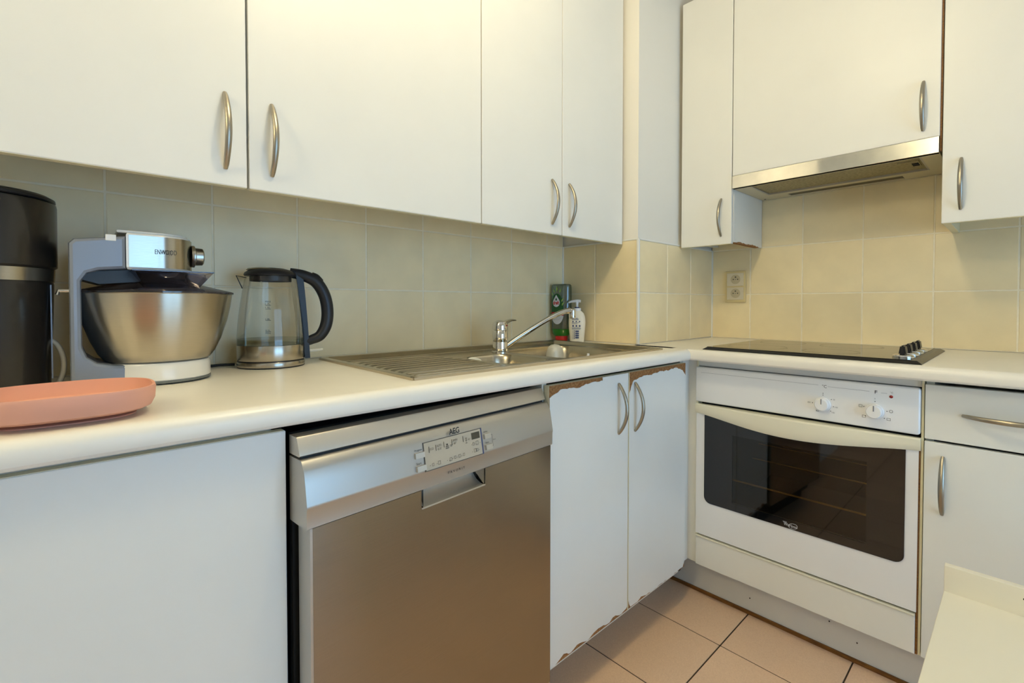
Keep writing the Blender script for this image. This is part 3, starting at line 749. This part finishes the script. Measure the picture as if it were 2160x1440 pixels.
boxes('body', [(.601, .617, -.300, -.012, 1.61, UZ1), (1.175, 1.191, -.300, -.012, 1.61, UZ1), (.601, 1.191, -.300, -.012, UZ1-.016, UZ1), (.601, 1.191, -.300, -.012, 1.61, 1.626)], 'carcass', hc)
d = box('door', .6005, 1.1930, UY, UY+.018, 1.5440, UZ1, 'laminate', hc, .0015); handle(d, (1.155, UY, 1.640), (0, 0, 1), (0, -1, 0))
box('dark_edge', 1.1932, 1.1975, UY+.004, UY+.02, 1.50, UZ1, 'wood_strip', hc)
rcab = thing('wall_cabinet', 'white wall cabinet right of the extractor hood', 'cabinet', (1.5, -.15, 1.36))
boxes('body', [(1.203, 1.80, -.300, -.012, 1.372, 1.388), (1.782, 1.80, -.300, -.012, 1.294, UZ1), (1.203, 1.80, -.028, -.012, 1.372, UZ1), (1.203, 1.80, -.300, -.012, UZ1-.016, UZ1)], 'carcass', rcab)
box('side_panel', 1.1995, 1.218, -.303, -.012, 1.2900, UZ1, 'laminate_edge', rcab, .001)
d = box('door', 1.1995, 1.80, UY, UY+.018, RZ0+.001, UZ1, 'laminate', rcab, .0015); handle(d, (1.240, UY, 1.3955), (0, 0, 1), (0, -1, 0))
box('door_edge', 1.2015, 1.798, UY+.001, UY+.0175, RZ0+.0002, RZ0+.0012, 'laminate_edge', d)
hd = thing('extractor_hood', 'slim built-in extractor hood with brushed steel front strip', 'hood', (.895, -.15, 1.494))
box('front_strip', .601, 1.1925, UY-.005, UY+.012, 1.4945, 1.5425, 'hood_steel', hd, .001)
HB = 1.4955
boxes('housing', [(.601, .655, -.309, -.010, HB, 1.60), (1.150, 1.193, -.309, -.010, HB, 1.60), (.655, 1.150, -.107, -.075, HB, 1.60), (.655, 1.150, -.024, -.010, HB, 1.60), (.655, .715, -.075, -.024, HB, 1.60), (1.075, 1.150, -.075, -.024, HB, 1.60), (.655, 1.150, -.309, -.303, HB, 1.60)], 'hood_body', hd)
box('grease_filter', .655, 1.150, -.303, -.107, HB+.006, HB+.010, 'filter_mesh', hd)
boxes('filter_frame', [(.655, .661, -.303, -.107, HB+.001, HB+.008), (1.144, 1.150, -.303, -.107, HB+.001, HB+.008), (.655, 1.150, -.111, -.107, HB-.0005, HB+.008)], 'panel_silver', hd)
boxes('filter_latch', [(1.085, 1.137, -.250, -.168, HB+.003, HB+.006)], 'filter_mesh', hd)
box('latch_slider', 1.118, 1.134, -.225, -.190, HB+.0005, HB+.004, 'dark_gap', hd, .001)
box('lamp_cover', .715, 1.075, -.075, -.024, HB+.003, HB+.02, 'lamp_cover', hd)
lathe('screw', [(.004, 0), (.004, -.001), (0, -.0012)], (.618, -.035, HB), 'screw', hd, 12)

# ------------------------------------------------------------------ double socket
so = thing('double_socket', 'cream double wall socket on the tiles left of the hob', 'socket', (.491, -.010, 1.061))
box('frame', .4475, .535, -.018, -.0085, 1.062, 1.2005, 'outlet_cream', so, .002)
for z0_, z1_ in ((1.134, 1.191), (1.073, 1.128)):
    pl = box('cover_plate', .4555, .527, -.0205, -.0175, z0_, z1_, 'outlet_white', so, .001)
    zc = (z0_+z1_)/2+.001; xc = .4935
    lathe('socket_ring', [(.0205, -.0001), (.0205, -.0012), (.0190, -.0014), (.0185, -.0004), (0, -.0004)], (xc, -.0205, zc), 'socket_face', pl, 32, 'y')
    for dx, dz, r in ((-.0095, 0, .0024), (.0095, 0, .0024)): lathe('pin_hole', [(r, 0), (0, -.0001)], (xc+dx, -.0211, zc+dz), 'dark_gap', pl, 14, 'y')
    lathe('earth_pin', [(.0024, 0), (.0024, -.003), (0, -.004)], (xc, -.0202, zc), 'nickel', pl, 14, 'y')
    box('latch_hole', xc-.003, xc+.003, -.0212, -.0207, zc+.008, zc+.012, 'dark_gap', pl)

# ------------------------------------------------------------------ kettle
KX, KY = .106, -1.8265
ka = math.atan2(.96, .28); kd = Vector((math.cos(ka), math.sin(ka), 0))
kb = thing('power_stand', 'round steel power stand with black cord under the glass kettle', 'power stand', (KX, KY, .9))
lathe('base_disc', [(.0740, 0), (.0755, .002), (.0755, .003)], (KX, KY, .9), 'kettle_black', kb)
lathe('steel_band', [(.0752, 0), (.0755, .001), (.0755, .0105), (.0748, .0115)], (KX, KY, .903), 'steel', kb)
tube('power_cord', [(KX-.05, KY-.07, .9045), (KX-.055, KY-.10, .905), (KX-.06, KY-.14, .9042), (KX-.066, KY-.20, .912), (KX-.068, KY-.25, .915)], .0032, 'cord_black', kb, 10)
ke = thing('kettle', 'clear glass electric kettle with black lid and handle', 'kettle', (KX, KY, .9155))
lathe('heating_band', [(.0720, 0), (.0745, .0015), (.0755, .004), (.0755, .0365), (.0750, .0375)], (KX, KY, .9165), 'steel', ke)
lathe('seal_ring', [(.070, 0), (.074, 0), (.074, .003), (.070, .003)], (KX, KY, .9145), 'black_plastic', ke)
gp = []
for i in range(15):
    t = i/14; gp.append((.0755-.0195*(t**1.6), .166*t))
CAP[:] = [False, False]
gk = lathe('glass_body', gp, (KX, KY, .954), 'kettle_glass', ke, 56)
lathe('water', [(.0, 0), (.0735, .0), (.0735, .013), (.0, .013)], (KX, KY, .955), 'water', ke, 48)
lathe('floor_plate', [(.0, 0), (.0745, .0)], (KX, KY, .9545), 'steel', ke, 48)
lathe('inner_collar', [(.0465, 0), (.0465, .012), (.0545, .013)], (KX, KY, 1.108), 'kettle_black', ke, 48)
CAP[:] = [True, True]
ld = lathe('lid', [(.0575, 0), (.0590, .003), (.0570, .008), (.0480, .0145), (.0300, .0195), (.0120, .0212), (0, .0215)], (KX, KY, 1.1205), 'kettle_black', ke, 48)
lathe('lid_insert', [(.041, 0), (.038, .0035), (.022, .0062), (0, .007)], (KX-.004, KY-.012, 1.1352), 'nickel', ld, 40)
def K(l, z, s=0): return (KX+kd.x*l-kd.y*s, KY+kd.y*l+kd.x*s, z)
# spout lip on the side opposite the handle
V = [K(-.053, 1.118, -.018), K(-.053, 1.118, .018), K(-.0755, 1.121, 0), K(-.060, 1.088, 0), K(-.055, 1.119, -.015), K(-.055, 1.119, .015), K(-.073, 1.1205, 0)]
mk('spout', V, [[0, 2, 3], [2, 1, 3]], 'kettle_glass', ke, True)
tube('spout_edge', [K(-.054, 1.117, .016), K(-.074, 1.1205, 0), K(-.0615, 1.090, 0)], .0012, 'kettle_black', ke, 6, sub=1)
hn = tube('handle', [K(.042, 1.131), K(.075, 1.124), K(.104, 1.108), K(.123, 1.075), K(.130, 1.035), K(.126, .998), K(.112, .972), K(.092, .962), K(.080, .958)], [.012, .014, .0150, .0150, .0150, .0148, .0135, .0120, .0115], 'kettle_black', ke, 16, flat=1.0)
V = []; F = []
for i in range(11):
    t = i/10; z = 1.128-.212*t; l = .0570+.0205*(t**.75)
    for dl, w in ((-.002, .013), (.014-.004*t, .010), (.014-.004*t, -.010), (-.002, -.013)): V.append(K(l+dl, z, w))
for i in range(10):
    for k in range(4): F.append([i*4+k, i*4+(k+1) % 4, (i+1)*4+(k+1) % 4, (i+1)*4+k])
F += [[0, 1, 2, 3], [40, 41, 42, 43]]
mk('handle_strap', V, F, 'kettle_black', ke, False)
tube('lid_button', [K(.092, 1.1265), K(.104, 1.1205), K(.116, 1.109)], [.008, .009, .007], 'black_plastic', hn, 10)
tube('switch_lever', [K(.080, .934), K(.098, .934), K(.118, .936)], [.0055, .005, .003], 'frost_plastic', ke, 10)
# level scale printed on the glass, facing the room
vf = Vector((1.3684-KX, -2.1835-KY, 0)).normalized(); vr = Vector((-vf.y, vf.x, 0))
def kface(s, z):
    t = (z-.954)/.166; r = .0755-.0195*(max(t, 0)**1.6); return Vector((KX, KY, z))+vf*(r+.0006)+vr*s
for s, z, h, w in (('MAX', 1.0560, .0042, .0115), ('1.7L', 1.0500, .0042, .0100), ('1.5L', 1.0420, .0042, .0100), ('1.0L', 1.0150, .0040, .0100), ('0.5L', .9890, .0040, .0100), ('MIN', .9825, .0042, .0100)):
    text('level_mark', s, h, kface(-.012, z), vr, (0, 0, 1), 'ink', gk, width=w, off=.0002)
for z in (1.0488, 1.0400, 1.0138, .9875): plate('level_line', [(0, 0, .0115, .0008)], kface(-.012, z), vr, (0, 0, 1), 'ink', gk, off=.0002)

# ------------------------------------------------------------------ stand mixer
MX, MY = .188, -2.058
mx = thing('stand_mixer', 'silver and white stand mixer with steel bowl and smoky lid', 'stand mixer', (MX, MY, .9))
HW = .062
side = [(-2.190, .904), (-2.190, 1.158), (-2.183, 1.166), (-2.120, 1.176), (-2.112, 1.177), (-2.112, 1.116), (-2.150, 1.112), (-2.166, 1.106), (-2.174, 1.092), (-2.174, .976), (-2.168, .958), (-2.155, .947), (-2.130, .941), (-2.080, .938), (-2.080, .904)]
prism('column', side[::-1], 'x', MX-HW, MX+HW, 'mixer_silver', mx, True, .006)
def stadium(y0, yc, hw, n=24):
    return [(MX-hw, y0), (MX+hw, y0)]+[(MX+hw*math.cos(PI*k/n), yc+hw*math.sin(PI*k/n)) for k in range(n+1)]
prism('head', stadium(-2.1122, -2.066, HW), 'z', 1.115, 1.184, 'mixer_white', mx, True, .005)
b = prism('steel_band', stadium(-2.1085, -2.066, HW+.0012), 'z', 1.1205, 1.1795, 'steel', mx, True)
prism('top_cover', stadium(-2.125, -2.066, HW-.006), 'z', 1.183, 1.1885, 'mixer_white', mx, True, .0025)
box('head_notch', MX+.045, MX+HW+.0008, -2.141, -2.126, 1.166, 1.1775, 'mixer_white', mx, .001)
text('lettering', 'ENWOOD', .0088, (MX+HW+.0014, -2.0700, 1.1465), (0, 1, 0), (0, 0, 1), 'ink', b, width=.034, off=.0004)
kn = lathe('speed_dial', [(.0215, 0), (.0225, .003), (.0225, .006), (.0185, .008), (.0175, .020), (.0155, .022), (0, .0225)], (MX+.012, -2.006, 1.150), 'steel', mx, 32, 'y')
bp = [(.0, .0), (.080, .0), (.086, .003), (.0945, .015), (.1055, .040), (.1165, .075), (.1230, .105), (.1265, .1290), (.1285, .1305), (.1255, .1300), (.1200, .104), (.1130, .075), (.1020, .041), (.0910, .017), (.083, .005), (0, .004)]
bw = lathe('mixing_bowl', bp, (MX, MY, .942), 'steel_bowl', mx, 72)
CAP[:] = [False, False]
lathe('splash_guard', [(.1290, 0), (.1295, .003), (.1270, .0045), (.105, .010), (.080, .0165), (.058, .0235), (.050, .033), (.049, .044)], (MX, MY, 1.0725), 'smoke_plastic', mx, 64)
CAP[:] = [True, True]
# feed chute on the guard
def cham(x0, x1, y0, y1): return [(x0, y0), (x1, y0), (x1, y1), (x0, y1)]
tp_ = cham(MX+.02, MX+.105, -2.107, -1.982); bt_ = cham(MX+.03, MX+.085, -2.085, -2.003)
V = [(x, y, 1.113) for x, y in tp_]+[(x, y, 1.084) for x, y in bt_]
mk('feed_chute', V, [[i, (i+1) % 4, 4+(i+1) % 4, 4+i] for i in range(4)]+[[4, 5, 6, 7]], 'smoke_plastic', mx)
tube('chute_rim', [V[0], V[1], V[2], V[3], V[0]], .0012, 'smoke_plastic', mx, 6, sub=1)
prism('guard_arm', [(-2.172, 1.109), (-2.10, 1.116), (-2.09, 1.094), (-2.150, 1.088), (-2.172, 1.095)], 'x', MX-.045, MX+.052, 'black_plastic', mx)
lathe('base_ring', [(.0835, 0), (.0860, .003), (.0855, .030), (.0830, .0345), (.0780, .036), (0, .036)], (MX, MY, .906), 'mixer_white', mx, 64)
lathe('foot_ring', [(.0790, 0), (.0860, .003), (.0865, .0065)], (MX, MY, .9005), 'mixer_foot', mx, 64)
tube('lock_pin', [(MX+.05, -2.190, 1.075), (MX+.05, -2.203, 1.075), (MX+.05, -2.205, 1.068)], .0032, 'chrome', mx, 10, sub=1)

# ------------------------------------------------------------------ coffee machine at the left edge
CX, CY = .165, -2.306
cf = thing('coffee_machine', 'tall black cylindrical coffee machine with steel band at left edge', 'coffee machine', (CX, CY, .9))
lathe('body', [(.086, 0), (.090, .004), (.0935, .10), (.0965, .186), (.0955, .190)], (CX, CY, .9005), 'coffee_black', cf, 64)
lathe('steel_band', [(.0955, 0), (.0975, .001), (.0985, .023), (.097, .024)], (CX, CY, 1.0905), 'steel', cf, 64)
lathe('water_tank', [(.098, 0), (.1015, .003), (.1020, .110), (.1010, .115), (.099, .1155)], (CX, CY, 1.1145), 'coffee_black', cf, 64)
lathe('lid', [(.0985, 0), (.1005, .002), (.1000, .006), (.092, .011), (0, .013)], (CX, CY, 1.2315), 'black_plastic', cf, 64)
box('side_seam', CX+.028, CX+.032, CY+.0915, CY+.0935, .92, 1.086, 'mixer_silver', cf)
tube('jug_handle', [(CX+.012, CY+.084, .990), (CX+.012, CY+.098, .980), (CX+.012, CY+.1065, .955), (CX+.012, CY+.1065, .930), (CX+.012, CY+.100, .908)], .0042, 'outlet_white', cf, 10)

# ------------------------------------------------------------------ pink tray
TX, TY = .505, -2.192
pt = thing('silicone_tray', 'pink silicone tray with raised rim at the worktop edge', 'tray', (TX, TY, .9))
def sup(a, b, z, n=64, e=2.7):
    r = []
    for k in range(n):
        t = 2*PI*k/n; c, s = math.cos(t), math.sin(t)
        r.append((TX+a*math.copysign(abs(c)**(2/e), c), TY+b*math.copysign(abs(s)**(2/e), s), z))
    return r
def loops(name, L, m, parent, capA=True, capB=True):
    V = [v for l in L for v in l]; n = len(L[0]); F = []
    for i in range(len(L)-1):
        for k in range(n): F.append([i*n+k, i*n+(k+1) % n, (i+1)*n+(k+1) % n, (i+1)*n+k])
    if capA: F.append(list(range(n)))
    if capB: F.append(list(range((len(L)-1)*n, len(L)*n)))
    return mk(name, V, F, m, parent, True)
A, B = .083, .094
loops('dish', [sup(A-.030, B-.030, .9075), sup(A-.012, B-.012, .9085), sup(A-.005, B-.005, .912), sup(A-.001, B-.001, .921), sup(A, B, .936), sup(A-.001, B-.001, .9395), sup(A-.004, B-.004, .9395), sup(A-.006, B-.006, .930), sup(A-.010, B-.010, .920), sup(A-.018, B-.018, .9165), sup(A-.03, B-.03, .9160)], 'pink_silicone', pt)
loops('suction_foot', [sup(A-.030, B-.022, .9002), sup(A-.030, B-.022, .9020), sup(A-.045, B-.037, .9045), sup(A-.048, B-.04, .9076)], 'pink_silicone', pt)

# ------------------------------------------------------------------ bottles in the corner
BX, BY = .055, -.688
db = thing('dish_soap_bottle', 'upside-down green dish soap bottle with red cap in the corner', 'bottle', (BX, BY, .9))
def ell(a, b, z, cx, cy, n=40, rot=0):
    r = []
    for k in range(n):
        t = 2*PI*k/n; c, s = math.cos(t), math.sin(t); e = 2.6
        x = a*math.copysign(abs(c)**(2/e), c); y = b*math.copysign(abs(s)**(2/e), s)
        r.append((cx+x*math.cos(rot)-y*math.sin(rot), cy+x*math.sin(rot)+y*math.cos(rot), z))
    return r
RB = math.radians(18)
E_ = lambda a, b, z: ell(a, b, z, BX, BY, 40, RB)
loops('bottle_shell', [E_(.028, .020, .922), E_(.037, .024, .930), E_(.0405, .026, .955), E_(.0415, .0265, 1.0), E_(.0425, .0265, 1.07), E_(.0425, .026, 1.120), E_(.041, .0245, 1.132), E_(.036, .020, 1.136)], 'green_plastic', db)
loops('soap_liquid', [E_(.0285, .0205, .9215), E_(.0375, .0246, .930), E_(.0408, .0263, .9505)], 'dreft_green_liquid', db)
loops('cap', [E_(.024, .018, .9005), E_(.025, .019, .903), E_(.0255, .0195, .919), E_(.024, .018, .922)], 'dreft_red', db)
# printed label on the front, hugging the bottle
lR = Vector((math.cos(RB), math.sin(RB), 0)); lN = Vector((math.sin(RB), -math.cos(RB), 0))
def lab(name, pts, m, off, parent=db):
    def P(u, z):
        t = min(1, abs(u)/.0425); d = .0268*(1-t**2.6)**(1/2.6)+.0004+off
        return tuple(Vector((BX, BY, z))+lR*u+lN*d)
    bm = bmesh.new(); vs = [bm.verts.new((u, 0, z)) for u, z in pts]; bm.faces.new(vs)
    for c_ in range(-5, 6):
        g = list(bm.verts)+list(bm.edges)+list(bm.faces)
        bmesh.ops.bisect_plane(bm, geom=g, plane_co=(c_*.0075, 0, 0), plane_no=(1, 0, 0))
    bm.verts.index_update(); V = [P(v.co.x, v.co.z) for v in bm.verts]; F = [[v.index for v in f.verts] for f in bm.faces]; bm.free()
    return mk(name, V, F, m, parent)
circ = lambda cx, cz, a, b, n=28, t0=0, t1=2*PI: [(cx+a*math.cos(t0+(t1-t0)*k/(n if t1-t0 > 6 else n-1)), cz+b*math.sin(t0+(t1-t0)*k/(n if t1-t0 > 6 else n-1))) for k in range(n)]
L1 = lab('front_label', circ(-.010, 1.035, .030, .062), 'dreft_label', .0002)
lab('white_panel', circ(-.008, 1.012, .028, .042, 20, PI, 2*PI), 'ink_white', .0005, L1)
lab('red_banner', [(-.036, 1.006), (.020, 1.006), (.022, 1.020), (-.036, 1.020)], 'dreft_red', .0008, L1)
drop = [(-.012, 1.092)]+[(-.012+.0165*math.cos(a), 1.060+.0185*math.sin(a)) for a in [PI*.20-k*(PI*1.4)/18 for k in range(19)]]
lab('logo_drop', drop, 'ink_white', .0008, L1)
for k, (u, z, s) in enumerate(((-.030, 1.085, .3), (-.022, 1.098, .15), (-.010, 1.104, 0), (.004, 1.098, -.2), (.012, 1.060, -.5), (.014, 1.045, -.6))):
    h = .020 if k != 2 else .024
    lab('leaf', [(u, z), (u-.003-s*.004, z+h*.5), (u-s*.02, z+h), (u+.004-s*.004, z+h*.5)], 'dreft_leaf', .0009, L1)
lab('small_drop', [(-.012, 1.080)]+circ(-.012, 1.072, .004, .004, 10, PI*.85, PI*2.15), 'dreft_label', .0011, L1)
def labtext(s, h, u, z, m, w):
    d = .0268*(1-(min(1, abs(u+w/2)/.0425))**2.6)**(1/2.6)+.0022
    return text('lettering', s, h, Vector((BX, BY, z))+lR*u+lN*d, lR, (0, 0, 1), m, L1, width=w, off=.0002, bold=.03 if s == 'dreft' else 0)
labtext('dreft', .016, -.0255, 1.051, 'dreft_red', .027)
for i, w in enumerate((.030, .034, .026)): labtext('dish care liquid'[:15], .003, -.026+.002*i, 1.0005-.0065*i, 'ink_soft', w)
labtext('ULTRA', .0035, -.028, 1.011, 'ink_white', .030)
# hand soap pump bottle
QX, QY = .140, -.690
hs = thing('hand_soap_bottle', 'white hand soap pump bottle beside the green dish soap', 'bottle', (QX, QY, .9))
RQ = math.radians(38)
Q_ = lambda a, b, z: ell(a, b, z, QX, QY, 36, RQ)
loops('bottle_body', [Q_(.027, .017, .9005), Q_(.0285, .018, .904), Q_(.0300, .0195, .93), Q_(.0335, .021, .965), Q_(.0340, .021, .985), Q_(.0320, .020, 1.003), Q_(.0265, .018, 1.017), Q_(.0180, .0150, 1.025), Q_(.015, .0145, 1.027)], 'soap_white', hs)
lathe('collar', [(.0150, 0), (.0155, .001), (.0155, .0105), (.0145, .0115), (0, .0115)], (QX, QY, 1.0255), 'pump_white', hs, 28)
lathe('lock_ring', [(.0095, 0), (.0095, .0045), (0, .0045)], (QX, QY, 1.037), 'pump_blue', hs, 24)
lathe('pump_stem', [(.0045, 0), (.0045, .010), (.0070, .021), (.0075, .024), (0, .0245)], (QX, QY, 1.0415), 'pump_white', hs, 20)
tube('nozzle', [(QX+.013, QY+.006, 1.0650), (QX, QY, 1.0660), (QX-.018, QY-.011, 1.0640), (QX-.030, QY-.017, 1.0590)], [.0055, .0065, .0048, .0030], 'pump_white', hs, 12)
qR = Vector((math.cos(RQ), math.sin(RQ), 0)); qN = Vector((math.sin(RQ), -math.cos(RQ), 0))
def qp(u, z): return Vector((QX, QY, z))+qR*u+qN*.0213
rows = []
for r_, (z, w) in enumerate(((.9960, .024), (.9930, .028), (.9900, .026), (.9780, .030), (.9740, .022), (.9585, .034), (.9550, .036), (.9515, .034))): rows.append((-.020, z-.9, -.020+w, z-.9+.0014))
for u in (-.018, -.005, .008): rows.append((u, .9625-.9, u+.006, .9695-.9)); rows.append((u, .981-.9, u+.005, .986-.9))
for k in range(4): rows.append((-.006, .916-.9+k*.0085, .008, .916-.9+k*.0085+.0062))
for k in range(6): rows.append((-.018, .914-.9+k*.006, -.013, .914-.9+k*.006+.0012)); rows.append((-.0115, .914-.9+k*.006, -.0085, .914-.9+k*.006+.004))
plate('printed_label', rows, qp(0, .9), qR, (0, 0, 1), 'ink_blue', hs, off=.0002)['kind'] = 'stuff'

# ------------------------------------------------------------------ low white table at the lower right
lt = thing('low_table', 'low white board table with upstand at the lower right', 'table', (1.5, -1.15, 0))
box('top', 1.262, 1.80, -1.42, -.848, .432, .450, 'table_white', lt, .001)
us = box('upstand', 1.262, 1.80, -.848, -.832, .432, .504, 'table_white', lt, .001)
lathe('screw_hole', [(.0022, 0), (.0022, -.0004), (0, -.0005)], (1.377, -.848, .484), 'screw', us, 12, 'y')
for x in (1.285, 1.775):
    for y in (-1.40, -.86): box('leg', x-.018, x+.018, y-.018, y+.018, 0, .432, 'table_white', lt, .001)

# ------------------------------------------------------------------ ceiling lamp and added fill globe
def ceiling_lamp(LP, r, m, label):
    cl = thing('ceiling_lamp', label, 'lamp', (LP[0], LP[1], ZC))
    lathe('canopy', [(.05, 0), (.05, -.02), (.015, -.03), (.012, LP[2]+r-ZC+.01), (.03, LP[2]+r-ZC+.005), (.03, LP[2]+r-ZC-.002), (0, LP[2]+r-ZC-.002)], (LP[0], LP[1], ZC), 'lamp_base', cl, 32)
    n = 16; CAP[:] = [False, False]
    lathe('globe', [(max(r*math.sin(PI*k/n), 0), -r*math.cos(PI*k/n)) for k in range(n+1)], LP, m, cl, 32)
    CAP[:] = [True, True]
ceiling_lamp((.96, -1.62, 2.28), .078, 'globe', 'small frosted globe lamp hanging over the kitchen floor')
ceiling_lamp((1.05, -3.4, 2.24), .10, 'globe_fill', 'added fill globe out of view at the far end of the ceiling')  # unseen globe added as fill light to lift the darker surfaces
